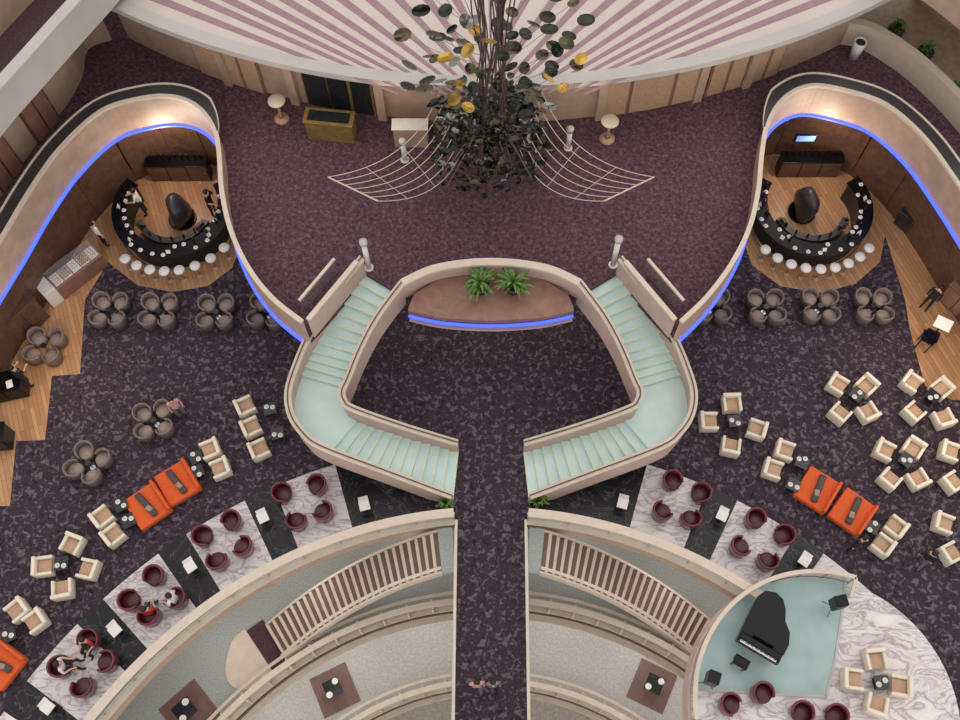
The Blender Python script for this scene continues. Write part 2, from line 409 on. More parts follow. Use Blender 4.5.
# curved lower stairs
for sg in (-1,1):
    t=thing('curved_staircase','curved staircase with brown treads and cream nosings descending below the walkway','staircase','curved lower stairs')
    n=25
    for k in range(n):
        a0=math.radians(sg*(7.2+27.6*k/n));a1=math.radians(sg*(7.2+27.6*(k+1)/n));z=-.17*(k+1)
        am=a0+(a1-a0)*.6
        m=MB().sector(RC,13.4,14.75,a0,a1,z-.2,z,2).sector(RC,13.4,14.75,am,a1,z-.01,z+.012,2,mi=1)
        mk('step',m,[M_tread,M_cream],t)
    for r in (13.36,14.8):
        P=[ring(r,sg*(7.2+27.6*k/20),-.17-4.25*k/20) for k in range(21)]
        mk('stringer',MB().sweep(P,-.04,.04,-.3,.15),M_cream,t)
    P=[ring(13.33,sg*(7.2+27.6*k/20),-.17-4.25*k/20) for k in range(21)]
    mk('handrail',MB().sweep(P,-.05,.05,.9,.96),M_cream,t)
    mk('top_landing',MB().sector(RC,13.3,14.85,math.radians(sg*5.2),math.radians(sg*7.2),-.3,0,2),M_terr,t)
    pts=[ring(13.0,sg*37.5,0),ring(13.15,sg*41,0),ring(13.7,sg*43.5,0),ring(14.4,sg*43,0),ring(15.1,sg*40,0),ring(15.2,sg*37.5,0)]
    mk('bottom_landing',MB().slab([(p.x,p.y) for p in smooth([Vector((a.x,a.y,0)) for a in pts],4)],-4.44,-4.5),M_cream,t)
    mk('landing_carpet',MB().sector(RC,13.1,15.1,math.radians(sg*34.8),math.radians(sg*37.5),-4.5,-4.45,3),M_mar,t)
    P=[ring(17.5,sg*(3+77*k/20),-4.5) for k in range(21)]
    for i in range(0,20,4):
        Q=P[i:i+5]
        struct('wall_gallery_west' if sg<0 else 'wall_gallery_east',MB().sweep(Q,-.1,.1,0,3.85).sweep([p+Vector((0,0,-4.5)) for p in Q],-.1,.1,0,4.0),M_beige,'beige curved wall of the lower galleries','wall')
# ------------------------------------------------------------------ CANOPY + NORTH WALL
CC=(0,49.1)
def carc(r,a0,a1,n=40): return [(CC[0]+r*math.sin(math.radians(a0+(a1-a0)*i/n)),CC[1]-r*math.cos(math.radians(a0+(a1-a0)*i/n))) for i in range(n+1)]
t=thing('canopy','broad curved plaster canopy with radiating mauve stripes','canopy')
mk('canopy_top',MB().slab(carc(26.9,-42,42)+carc(12,42,-42,20),7.0,6.85),M_canopy,t)
mk('rim',MB().slab(carc(27.05,-42,42)+carc(26.6,42,-42),7.05,6.8),M_rim,t)
mk('soffit_trim',MB().slab(carc(26.85,-42,42)+carc(26.6,42,-42),6.8,6.68),M_dgrey,t)
cp=G(540,150,7)
for sg in (-1,1):
    for k in range(11):
        s=G(152+30*k,-8,7);frac=.64+.008*k
        if k==0:s=G(165,2,7)
        e=s.lerp(cp,frac)
        s2=s+(s-e)*.8
        d=(e-s2).normalized();n=Vector((-d.y,d.x,0))
        w0,w1=.24,.03
        q=[s2+n*w0,e+n*w1,e-n*w1,s2-n*w0]
        if sg>0:q=[mir(p) for p in q]
        mk('stripe',MB().slab([(p.x,p.y) for p in q],7.02,6.99),M_stripe,t)
struct('wall_reception',MB().slab(carc(26.2,-32,32)+carc(25.9,32,-32),6.85,4.0),M_beige,'curved beige wall below the canopy','wall')
di=0
def wall_panel(px,w,kind):
    global di
    X=(px-491)/1000*36.3;a=math.asin(X/26.25)
    c=Vector((26.25*math.sin(a),CC[1]-26.25*math.cos(a),0));rz=a
    di+=1
    m=MB()
    fw=w
    m.box(c.x,c.y,4+1.2,fw,.06,2.4,rz,0)
    n=max(1,round(w/.8))
    for i in range(n):
        o=(i-(n-1)/2)*fw/n
        m.box(c.x+o*math.cos(rz)+.04*math.sin(rz),c.y+o*math.sin(rz)-.04*math.cos(rz),4+1.18,fw/n-.14,.06,2.16,rz,1)
    struct('door_%d'%di,m,[M_brass if kind=='g' else M_mwood,M_dglass if kind=='g' else M_tan],'panelled doors with metal frames below the canopy','door')
for px,w,k in ((205,1.1,'w'),(240,1.6,'w'),(318,1.0,'g'),(352,1.7,'g'),(628,2.0,'w'),(672,1.9,'w'),(728,1.5,'w'),(770,1.3,'w')): wall_panel(px,w,k)
for i,px in enumerate((222,293,382,600,700,752)):
    X=(px-491)/1000*36.3;a=math.asin(X/26.25);c=(26.3*math.sin(a),CC[1]-26.3*math.cos(a))
    struct('trim_%d'%(i+1),MB().box(c[0],c[1],5.35,.32,.25,2.7,a),M_beige,'beige pilaster on the curved wall','pilaster')
# corner walls
wlw=smooth([G(x,y,4) for x,y in [(-60,270),(-20,222),(8,186),(34,148),(62,112),(82,78),(88,50),(112,40)]],4)
struct('wall_corridor_west',MB().sweep(wlw,0,.2,0,3.3),M_beige,'beige wall along the corridor','wall')
t=thing('upper_balustrade','pale stone balustrade of the gallery above the corridor','balustrade','upper gallery balustrades')
wq=smooth([G(x,y,7.3) for x,y in [(-60,215),(-20,165),(10,125),(45,85),(80,45),(120,0),(150,-40)]],4)
mk('parapet',MB().sweep(wq,0,.15,0,1.3),M_rim,t)
mk('coping',MB().sweep(wq,-.06,.35,1.3,1.38),M_rim,t)
mk('gallery_deck',MB().sweep(wq,.15,5.2,-.05,.25),M_mar,t)
mk('inner_parapet',MB().sweep(wq,2.4,2.6,.25,1.6).sweep(wq,2.35,3.6,1.6,1.66),M_beige,t)
for k in range(2):
    m=MB().box(0,0,1.15,1.3,.08,2.3,0,0).box(-.31,-.05,1.1,.54,.06,2.1,0,1).box(.31,-.05,1.1,.54,.06,2.1,0,1)
    o=struct('door_%d'%(20+k),m,[M_bwood,M_mwood],'dark brown double door in the corridor wall','door')
    p,q=((G(2,192,4),G(22,165,4)),(G(40,140,4),G(56,120,4)))[k]
    c=(p+q)/2;d=(q-p).normalized();o.location=(c.x+.04*d.y,c.y-.04*d.x,4);o.rotation_euler=(0,0,math.atan2(d.y,d.x))
wle=smooth([G(x,y,4) for x,y in [(838,44),(858,48),(880,60),(905,78),(935,106),(965,140),(1000,185)]],4)
struct('wall_corridor_east',MB().sweep(wle,0,.2,0,1.1).sweep(wle,-.05,.25,1.1,1.18,),M_cream,'low cream wall beside the corridor','wall')
struct('floor',MB().sweep([Vector((p.x,p.y,4)) for p in wle],.2,7,0,.03),M_lfl2,'honey coloured stone floor behind the low wall','floor')
t=thing('upper_balustrade','beige gallery balustrade above the corner','balustrade','upper gallery balustrades')
wq=smooth([G(x,y,7.3) for x,y in [(880,-35),(905,-12),(935,10),(970,40),(1010,90)]],4)
mk('parapet',MB().sweep(wq,0,.15,0,1.2),M_beige,t)
mk('coping',MB().sweep(wq,-.1,.35,1.2,1.28),M_rim,t)
mk('gallery_deck',MB().sweep(wq,.15,5,-.05,.25),M_terr,t)
mk('support_wall',MB().sweep(wq,3.2,3.4,-3.27,-.05),M_beige,t)
t=thing('planter_box','tall white tapered planter beside the low wall','planter',loc=G(853,58,4))
mk('planter_body',MB().lathe([(.16,0),(.24,.9),(.2,.9),(.19,.85)],12),M_white,t,True);mk('planter_soil',MB().cyl(0,0,.8,.86,.18),M_soil,t)
scatter(fern('potted_plant','small green plant in a pot by the corridor wall',.4,24,.5),[(G(922,58,4.03),0),(G(950,98,4.03),1),(G(893,36,4.03),2)],'corner plants')
# ------------------------------------------------------------------ UPPER LOBBY FURNITURE
def ped():
    t=thing('pedestal_table','cream round pedestal table on the plum carpet','table')
    mk('table_top',MB().lathe([(.05,.98),(.3,1.0),(.32,1.04),(.3,1.07),(.01,1.07)],24),M_cream,t,True)
    mk('pedestal',MB().lathe([(.1,0.1),(.06,.4),(.06,.8),(.12,1.0)],14),M_tan,t,True)
    mk('foot',MB().lathe([(.28,0),(.28,.05),(.1,.12)],20),M_tan,t,True)
    return t
scatter(ped(),[(G(282,119,4),0),(G(607,139,4),0)],'pedestal tables')
t=thing('reception_desk','gold fronted reception desk by the curved wall','desk',loc=G(333,135,4),rz=-.12)
mk('desk_body',MB().rbox(0,0,.5,1.7,.6,1.0,.02),M_brass,t);mk('desk_top',MB().rbox(0,0,1.03,1.8,.7,.05,.01),M_brass,t)
mk('glass_inset',MB().rbox(0,0,1.06,1.5,.45,.02,.005),M_dglass,t)
t=thing('reception_desk','white topped reception desk by the curved wall','desk',loc=G(412,142,4))
mk('desk_body',MB().rbox(0,0,.5,1.2,.5,1.0,.02),M_beige,t);mk('desk_top',MB().rbox(0,0,1.03,1.3,.5,.05,.01),M_white,t)
def bollard(h,label):
    t=thing('bollard_lamp',label,'lamp')
    mk('post',MB().cyl(0,0,.03,h-.2,.1,.09),M_white,t,True);mk('base',MB().cyl(0,0,0,.04,.16),M_white,t)
    mk('lamp_cap',MB().lathe([(.13,h-.2),(.14,h-.04),(.06,h)],14),M_rim,t,True);return t
scatter(bollard(1.8,'slim white post lamp at the head of the stairs'),[(G(369,268,4),0),(G(613,265,4),0)],'stair post lamps')
scatter(bollard(1.2,'white post beside the hanging sculpture'),[(G(405,160,4),0),(G(568,148,4),0)],'lobby posts')
# ------------------------------------------------------------------ CHANDELIER
CY=20.3
t=thing('hanging_sculpture','tall hanging sculpture of mirrored discs, dark rods and wire wings','chandelier',loc=(0,CY,4))
def disc(r,p,tilt=.5):
    n=12;vs=[(0,0,-.04)]
    R=Matrix.Rotation(random.uniform(0,6.28),3,'Z')@Matrix.Rotation(random.uniform(-tilt,tilt),3,'X')
    for rr,z in ((.55,-.03),(1,0)):
        for i in range(n):
            a=6.283*i/n;vs.append((rr*r*math.cos(a),rr*r*.74*math.sin(a),z))
    fs=[(0,1+i,1+(i+1)%n) for i in range(n)]+[(1+i,1+n+i,1+n+(i+1)%n,1+(i+1)%n) for i in range(n)]
    return [R@Vector(v)+p for v in vs],fs
hang=[]
for i in range(99):
    s=i/98;z=3.6+5.2*s
    rr=1.6+1.15*min(1,(z-3.4)/2.6)
    a=i*2.399;q=rr*(.3+.7*random.random()**.6)
    p=Vector((q*math.cos(a),q*.6*math.sin(a)-.05,z));hang.append(p)
    m=MB();vs,fs=disc(random.uniform(.2,.29),p,.6);m.add(vs,fs)
    mk('disc',m,random.choice([M_olive,M_olive,M_dgreen,M_dgreen,M_silver,M_dgreen,M_gold]),t,True)
m=MB()
for i in range(620):
    z=random.uniform(1.2,4.6);a=random.uniform(0,6.28);q=(2.15-.15*(z-1.2))*random.random()**.5
    vs,fs=disc(random.uniform(.09,.17),Vector((q*math.cos(a),q*.75*math.sin(a)+.1,z)),.9);m.add(vs,fs,random.choice([0,0,1,2,3,1,0]))
mk('disc_cluster',m,[M_dgreen,M_olive,M_dark,M_silver],t,True,kind='stuff')
m=MB()
for i in range(24):
    a=random.uniform(0,6.28);r0=random.uniform(.5,2.0);r1=random.uniform(.1,.5);r2=random.uniform(.6,2.6)
    b=a+random.uniform(-.9,.9)
    path=[(r0*math.cos(a),r0*math.sin(a),1.6),(r1*1.5*math.cos(a),r1*1.5*math.sin(a),3.6),(r1*math.cos(b),r1*math.sin(b),6),(r1*1.3*math.cos(b+.6),r1*1.3*math.sin(b+.6),8.2),(r1*2*math.cos(b),r1*1.5*math.sin(b),11)]
    m.tube(smooth([Vector(p) for p in path],5),.024,5)
mk('rod_bundle',m,M_rod,t)
m=MB()
for p in hang[::2]:
    m.tube([(p.x,p.y,p.z),(p.x*.5,p.y*.5,max(2.5,p.z-.9)),(p.x*.12,p.y*.12,max(2,p.z-1.2))],.01,4)
mk('disc_stem',m,M_rod,t,kind='stuff')
m=MB()
for i in range(8):
    a=i*.785;m.tube([(.3*math.cos(a),.3*math.sin(a),7),(.3*math.cos(a),.3*math.sin(a),28)],.015,4)
mk('suspension_cable',m,M_dark,t)
for sg in (-1,1):
    m=MB();base=Vector((0,CY,4))
    def S(u,w):
        a=G(440,92,8.2).lerp(G(462,150,6.2),w);c=G(328,177,5.3).lerp(G(378,201,5.3),w)
        mid=(a+c)/2+Vector((.9-.2*w,-.3,-1.2))
        p=a*(1-u)**2+mid*2*u*(1-u)+c*u*u
        p-=base
        if sg>0:p=Vector((-p.x,p.y,p.z))
        return p
    for i in range(7): m.tube([S(k/12,i/6) for k in range(13)],.015,4)
    for u in (.45,.75,1.0): m.tube([S(u,k/6) for k in range(7)],.01 if u<1 else .03,4)
    mk('wire_wing',m,M_cream,t)
# ------------------------------------------------------------------ BARS
def bar(cpx,cpy,label,flip):
    c=G(cpx,cpy,1.1);c.z=0
    t=thing('bar_counter',label,'bar','circular bars',loc=c)
    a0,a1=math.radians(58),math.radians(302)
    mk('counter_body',MB().sector((0,0),1.8,2.15,a0,a1,0.01,1.04,40),M_dark,t)
    mk('counter_top',MB().sector((0,0),1.75,2.32,a0-.03,a1+.03,1.04,1.1,44),M_blk,t)
    mk('back_counter',MB().sector((0,0),1.25,1.5,math.radians(110),math.radians(250),0.01,.85,30),M_gran,t)
    mk('foot_rail',MB().tube([(2.3*math.sin(a0+(a1-a0)*i/30),2.3*math.cos(a0+(a1-a0)*i/30),.2) for i in range(31)],.025),M_chrome,t)
    return c
cL=bar(172,206,'circular black bar counter open at the back',1)
cR=bar(813,204,'circular black bar counter with white stools around it',1)
def stool():
    t=thing('bar_stool','white round bar stool with chrome stem','stool')
    mk('seat',MB().lathe([(.14,.68),(.2,.7),(.21,.76),(.18,.8),(.01,.8)],18),M_white,t,True)
    mk('stem',MB().cyl(0,0,.03,.7,.025,n=8),M_chrome,t,True);mk('base',MB().lathe([(.13,0),(.13,.02),(.04,.05)],16),M_tan,t,True)
    return t
it=[]
for c,aa in ((cL,[-37,-25,-13,-1,11,24,38,52]),(cR,[-47,-35,-23,-11,1,13,25,37,49])):
    for a in aa:
        a=math.radians(a);it.append((Vector((c.x+2.68*math.sin(a),c.y-2.68*math.cos(a),.01)),0))
scatter(stool(),it,'bar stools')
def stone():
    t=thing('stone_sculpture','dark upright stone sculpture in the bar centre','sculpture')
    m=MB();n=16;pr=[(.42,0),(.5,.3),(.5,.7),(.42,1.1),(.28,1.4),(.05,1.52)]
    m.lathe(pr,n,sx=.8,sy=1.25)
    m.v=[(x+.06*math.sin(z*3+y*4),y+.05*math.sin(z*4+x*5),z) for x,y,z in m.v]
    mk('rock',m,M_gran,t,True);mk('plinth',MB().cyl(0,0,0,.08,.55),M_blk,t);return t
scatter(stone(),[(Vector((cL.x+.1,cL.y+.1,.008)),0),(Vector((cR.x-.1,cR.y+.3,.008)),0.2)],'bar stones')
def bottle():
    t=thing('bottle','dark glass bottle on the bar counter','bottle')
    mk('bottle_body',MB().lathe([(.04,0),(.042,.18),(.015,.24),(.014,.29)],10),M_dgreen,t,True);mk('cap',MB().cyl(0,0,.29,.32,.017,n=8),M_gold,t);return t
def cup():
    t=thing('cup','white cup and saucer on the counter','cup')
    mk('saucer',MB().lathe([(.04,0),(.09,.015),(.085,.02)],14),M_white,t,True);mk('cup_body',MB().lathe([(.03,.02),(.045,.09),(.04,.09),(.03,.04)],12),M_white,t,True);return t
def menu():
    t=thing('menu_card','white folded menu card standing on the bar','menu')
    mk('card_face',MB().rbox(0,-.03,.08,.16,.012,.17,.003,rx=-.35),M_paper,t);mk('card_back',MB().rbox(0,.03,.08,.16,.012,.17,.003,rx=.35),M_paper,t);return t
def till():
    t=thing('cash_register','small grey screen terminal on the back counter','register')
    mk('register_base',MB().rbox(0,0,.05,.3,.3,.1,.02),M_dgrey,t);mk('register_screen',MB().rbox(0,.06,.22,.32,.03,.24,.01,rx=-.4),M_silver,t);return t
it=[];it2=[];it3=[];it4=[]
for c in (cL,cR):
    for k in range(14):
        a=math.radians(random.uniform(65,150) if k%2 else random.uniform(210,295))
        it.append((Vector((c.x+1.92*math.sin(a),c.y+1.92*math.cos(a),1.1)),0))
    for k in range(7):
        a=math.radians(118+19*k);it.append((Vector((c.x+1.38*math.sin(a),c.y+1.38*math.cos(a),.85)),0))
    for k in range(20):
        a=math.radians(64+11.8*k+random.uniform(-2,2));r=random.choice((1.84,2.18))
        it2.append((Vector((c.x+r*math.sin(a),c.y+r*math.cos(a),1.1)),0))
    for k in range(5):
        a=math.radians(84+46*k);it3.append((Vector((c.x+2.06*math.sin(a),c.y+2.06*math.cos(a),1.1)),-a))
    for a in (125,240):
        a=math.radians(a);it4.append((Vector((c.x+1.38*math.sin(a),c.y+1.38*math.cos(a),.85)),-a))
backs=[(G(183,176,0),0),(G(805,172,0),0)]
for p,_ in backs:
    for k in range(9): it.append((Vector((p.x-1+.25*k,p.y+.08,1.06)),0))
scatter(bottle(),it,'bottles on the bars');scatter(cup(),it2,'cups on the bars');scatter(menu(),it3,'menus on the bars');scatter(till(),it4,'bar terminals')
def backbar(loc,rz,w=2.4):
    t=thing('back_cabinet','black lacquered back bar cabinet against the wall','cabinet','back bar cabinets',loc=loc,rz=rz)
    mk('cabinet_body',MB().rbox(0,0,.5,w,.5,1.0,.02),M_dark,t);mk('cabinet_top',MB().rbox(0,-.02,1.03,w+.06,.56,.06,.01),M_blk,t)
    for i in range(3):
        d=mk('cabinet_door',MB().rbox((i-1)*w/3,-.26,.5,w/3-.04,.03,.9,.01),M_bwood,t)
        mk('knob',MB().rbox((i-1)*w/3+w/9,-.29,.55,.03,.03,.1,.005),M_gold,d)
for p,r in backs: backbar(p,r)
t=thing('wall_screen','glowing blue flat screen mounted above the back bar','screen',loc=G(808,133,3.0)+Vector((0,0,-.3)))
mk('screen_frame',MB().rbox(0,0,0,.85,.08,.45,.01),M_blk,t);mk('screen_face',MB().box(0,-.045,0,.7,.01,.32),M_screen,t)
# pastry counter
t=thing('pastry_display','curved glass pastry display counter with white trays','display',loc=G(82,277),rz=.8)
mk('counter_body',MB().rbox(0,0,.42,2.1,.7,.82,.03),M_mwood,t)
M_cglass=sol('case_glass',220,228,228,3,rough=.05,alpha=.1)
mk('glass_case',MB().rbox(0,0,1.06,2.05,.64,.42,.05),M_cglass,t)
mk('end_counter',MB().rbox(-1.3,.0,.5,.5,.7,1.0,.03),M_white,t)
for i in range(5):
    tr=mk('tray',MB().rbox(-.8+.4*i,0,.86,.36,.54,.03,.01),M_white,t)
    m=MB()
    for a in range(3):
        for b in range(4): m.lathe([(.04,0),(.048,.05),(.02,.09)],8,-.8+.4*i-.11+a*.11,-.19+b*.125,.875)
    mk('pastries',m,[M_cl,M_tan,M_paper,M_gold,M_cl][i],tr,True)
def cabinet(loc,rz,w,d,h,label,top=M_mwood,body=M_bwood,name='cabinet'):
    t=thing(name,label,'cabinet',loc=loc,rz=rz)
    mk('cabinet_body',MB().rbox(0,0,h/2,w,d,h-.04,.02),body,t);mk('cabinet_top',MB().rbox(0,0,h,w+.08,d+.08,.05,.015),top,t)
    n=max(2,int(w/.6))
    for i in range(n): mk('cabinet_door',MB().rbox(-w/2+w/n*(i+.5),-d/2-.015,h/2,w/n-.04,.03,h-.2,.008),top,t)
    return t
cabinet(G(25,322),.9,1.5,1.2,1.5,'tall reddish brown wooden service cabinet on the plank floor',M_bwood)
cabinet(G(64,246),.9,2.0,.5,1.9,'dark wood shelving cabinet behind the pastry counter',M_bwood)
cabinet(G(12,392),.25,1.3,.7,.95,'dark service desk with papers on the plank floor',M_blk,M_dark)
cabinet(G(2,442),.1,.9,.7,.95,'small dark service desk on the plank floor',M_blk,M_dark)
cabinet(G(910,230),-.9,1.3,.6,.95,'dark service trolley with glassware by the wall',M_dglass,M_bwood)
cabinet(G(957,304),-.9,1.2,.9,1.2,'reddish brown wooden service cabinet on the plank floor')
def paper():
    t=thing('paper_stack','white stack of papers on the service desk','paper')
    mk('sheets',MB().rbox(0,0,.01,.22,.3,.02,.004),M_paper,t);return t
scatter(paper(),[(G(15,392,0)+Vector((.25,-.1,.985)),.4),(G(10,392,0)+Vector((-.2,.1,.985)),.1),(G(2,442,0)+Vector((.1,0,.985)),.3),(G(910,230,0)+Vector((0,.1,.985)),-.6)],'paper stacks')
t=thing('sign_stand','white angled information stand on the plank floor','sign',loc=G(932,336),rz=-.5)
mk('stand_base',MB().rbox(0,0,.02,.5,.5,.04,.01),M_dark,t);mk('stand_post',MB().cyl(0,0,.04,1.0,.03,n=8),M_dark,t);mk('sign_board',MB().rbox(0,0,1.05,.6,.45,.04,.01,rx=.5),M_paper,t)
t=thing('bar_table','square black table beside the information stand','table',loc=G(921,346),rz=-.5)
mk('table_top',MB().rbox(0,0,.74,.5,.5,.04,.01),M_blk,t)
for a in(-1,1):
    for b in (-1,1): mk('leg',MB().box(a*.2,b*.2,.36,.04,.04,.72),M_dark,t)
# ------------------------------------------------------------------ SEATING
def arcshell(m,r0,r1,half,zb,zback,zarm,n=22):
    vs=[];fs=[]
    for i in range(n+1):
        a=-half+2*half*i/n   # 0 = back (+Y)
        s=math.cos(a/half*math.pi/2);zt=zarm+(zback-zarm)*s
        for r,z in ((r0,zb),(r1-.03,zb),(r1,zt-.06),(r1-.02,zt),(r0+.02,zt),(r0,zt-.06)):
            vs.append((r*math.sin(a),r*math.cos(a),z))
    for i in range(n):
        for j in range(6):
            k=(j+1)%6;fs.append((i*6+j,i*6+k,(i+1)*6+k,(i+1)*6+j))
    fs.append(tuple(range(6)));fs.append(tuple(n*6+j for j in range(5,-1,-1)))
    return m.add(vs,fs)
def tub(label,sh,st,name='tub_chair'):
    t=thing(name,label,'chair')
    mk('shell',arcshell(MB(),.29,.37,math.radians(128),.12,.76,.6),sh,t,True)
    mk('seat',MB().lathe([(.24,.14),(.3,.2),(.3,.38),(.26,.43),(.01,.44)],20),st,t,True)
    mk('base',MB().cyl(0,0,0,.14,.2,.22),M_dark,t);return t
it=[];tt=[]
for px,py,rot in ((111,312,.75),(160,313,.75),(217,314,.8),(268,313,.7),(46,348,.7),(155,422,1.0),(90,465,.4),(711,308,.8),(765,309,.8),(819,308,.75),(872,308,.75)):
    c=G(px,py,.3);c.z=0
    for k in range(4):
        a=rot+k*math.pi/2
        d=Vector((math.cos(a),math.sin(a),0));p=c+d*.5
        it.append((p,face(p,c)))
    tt.append((c,0))
scatter(tub('taupe leather tub chair in a clover of four',M_taupe,M_taupe2),it,'taupe tub chairs',.93)
def smallround():
    t=thing('side_table','tiny round dark side table between tub chairs','table')
    mk('table_top',MB().cyl(0,0,.5,.53,.11,n=18),M_dglass,t);mk('stem',MB().cyl(0,0,.02,.5,.025,n=8),M_chrome,t);mk('foot',MB().cyl(0,0,0,.02,.1),M_chrome,t);return t
scatter(smallround(),tt,'clover side tables')
it=[]
for cen,z,ch in (((305,501),.014,[(283,494),(317,486),(297,521),(323,512)]),((223,541),.014,[(204,537),(232,522),(218,561),(243,547)]),((153,597),.014,[(131,601),(155,577),(150,616),(177,599)]),((86,664),.014,[(62,667),(90,641),(84,687),(107,662)]),
    ((680,500),.014,[(672,482),(700,494),(662,512),(690,519)]),((761,540),.014,[(755,520),(783,536),(740,547),(767,561)]),((780,745),.3,[(730,705),(762,694),(801,713),(835,716)])):
    for x,y in ch:
        p=G(x,y,z+.35);p.z=z;q=G(cen[0],cen[1],z);it.append((p,face(p,q)))
scatter(tub('burgundy leather tub chair on white marble',M_red,M_red2,'lounge_chair'),it,'burgundy tub chairs')
def arm():
    t=thing('armchair','square cream leather armchair with tan seat','chair')
    mk('seat_base',MB().rbox(0,0,.19,.6,.7,.26,.02),M_cl,t)
    mk('seat_cushion',MB().rbox(0,-.06,.38,.52,.56,.14,.04),M_tan,t,True)
    mk('backrest',MB().rbox(0,.31,.41,.78,.16,.66,.04),M_cl,t,True)
    for s in (-1,1):
        mk('armrest',MB().rbox(s*.33,-.05,.34,.13,.66,.52,.035),M_cl,t,True)
    for a in (-1,1):
        for b in(-1,1): mk('leg',MB().box(a*.28,b*.28,.035,.05,.05,.07),M_dark,t)
    return t
groups=[((66,566),[(72,544),(43,566),(88,569),(62,589)],1),((853,399),[(838,384),(867,385),(840,413),(868,412)],1),((928,400),[(912,382),(942,388),(914,412),(944,418)],1),
 ((732,425),[(732,403),(709,421),(757,429),(731,446)],1),((902,464),[(885,450),(914,448),(890,479),(918,479)],1)]
single=[((245,406),(275,397)),((251,427),(281,418)),((259,449),(289,440)),((210,449),(185,464)),((220,468),(195,483)),((102,517),(128,503)),((113,535),(138,521)),((17,610),(0,630)),((35,621),(14,642)),
 ((785,450),(810,463)),((773,469),(798,482)),((950,451),(978,466)),((953,482),(978,466)),((896,527),(871,514)),((883,545),(858,532)),((944,523),(972,538)),((951,553),(976,540))]
it=[];tb=[]
for cen,ch,z in groups:
    q=G(cen[0],cen[1],0)
    for x,y in ch:
        p=G(x,y,.4);p.z=0;it.append((p,face(p,q)))
    tb.append((q,.78 if cen[0] in (853,928,902) else .1))
q=G(877,684,.3)
for x,y in ((876,659),(901,686),(853,679),(877,705)):
    p=G(x,y,.7);p.z=.3;it.append((p,face(p,q),'square cream armchair on the round marble platform'))
for (x,y),(a,b) in single:
    p=G(x,y,.4);p.z=0;q2=G(a,b,0);it.append((p,face(p,q2)))
scatter(arm(),it,'cream armchairs',.84)
def ctable():
    t=thing('coffee_table','small square smoked glass coffee table','table')
    mk('table_top',MB().rbox(0,0,.43,.46,.46,.03,.01),M_dglass,t);mk('shelf',MB().rbox(0,0,.15,.38,.38,.02,.005),M_dglass,t)
    for a in(-1,1):
        for b in(-1,1): mk('leg',MB().box(a*.19,b*.19,.21,.03,.03,.42),M_chrome,t)
    return t
tb+=[(G(x,y),r) for x,y,r in ((272,413,.25),(280,437,.25),(200,475,.5),(125,508,.5),(132,524,.5),(14,637,.5),(790,488,-.5),(799,466,-.5),(868,530,-.5),(966,470,0),(199,461,.5))]
tb.append((Vector((q.x,q.y,.3)),.1))
scatter(ctable(),tb,'coffee tables')
cc_=cup();cc_['label']='white cup and saucer on a coffee table'
scatter(cc_,[(Vector((p.x+o,p.y+random.uniform(-.12,.12),p.z+.445)),0) for p,_ in tb for o in (-.11,.11)],'cups on coffee tables')
def sofa():
    t=thing('ottoman_sofa','square orange fabric lounge sofa with charcoal centre bolster','sofa')
    mk('seat',MB().rbox(0,0,.26,1.25,1.35,.3,.05),M_orange,t,True)
    mk('base',MB().rbox(0,0,.07,1.1,1.2,.12,.01),M_dark,t)
    mk('backrest',MB().rbox(.56,0,.5,.12,1.35,.26,.05),M_orange,t,True)
    mk('bolster',MB().rbox(0,0,.5,.24,1.1,.16,.06,rz=.15),M_dgrey,t,True)
    mk('cushion',MB().rbox(.02,-.22,.6,.18,.24,.06,.02,rz=.4),M_taupe2,t,True)
    return t
cc=Vector((0,-6,0));it=[]
for x,y in ((178,483),(148,506),(0,664),(817,490),(852,512)):
    p=G(x,y,.3);p.z=0;it.append((p,face(p,cc)))
scatter(sofa(),it,'orange sofas',.97)
def ptable():
    t=thing('pedestal_stand','white low stand with tray on black marble','table')
    mk('stand_top',MB().rbox(0,0,.6,.36,.36,.05,.01),M_white,t);mk('stand_column',MB().rbox(0,0,.3,.16,.16,.56,.01),M_dark,t)
    mk('tray',MB().rbox(0,.3,.42,.34,.16,.04,.01),M_white,t);mk('foot',MB().rbox(0,0,.02,.36,.4,.04,.01),M_dark,t);return t
it=[]
for x,y in ((365,507),(264,519),(192,568),(117,631),(50,708),(622,505),(721,517),(803,562)):
    p=G(x,y,.4);p.z=.006;it.append((p,face(p,cc)))
scatter(ptable(),it,'white stands on black marble')
def ltable():
    t=thing('dining_table','dark wood table with white place settings on a brown mat','table')
    mk('mat',MB().rbox(0,0,.01,1.6,1.7,.02,.005),M_tread,t);mk('table_top',MB().rbox(0,0,.74,.7,.7,.04,.01),M_dglass,t)
    mk('pedestal',MB().cyl(0,0,.02,.72,.05),M_chrome,t)
    for a in (-.2,.2): mk('place_setting',MB().lathe([(.05,.76),(.13,.775),(.12,.78)],14,a,a),M_white,t)
    return t
scatter(ltable(),[(G(335,690,-9),.45),(G(652,686,-9),-.45),(G(190,712,-4.5),.75)],'gallery tables')
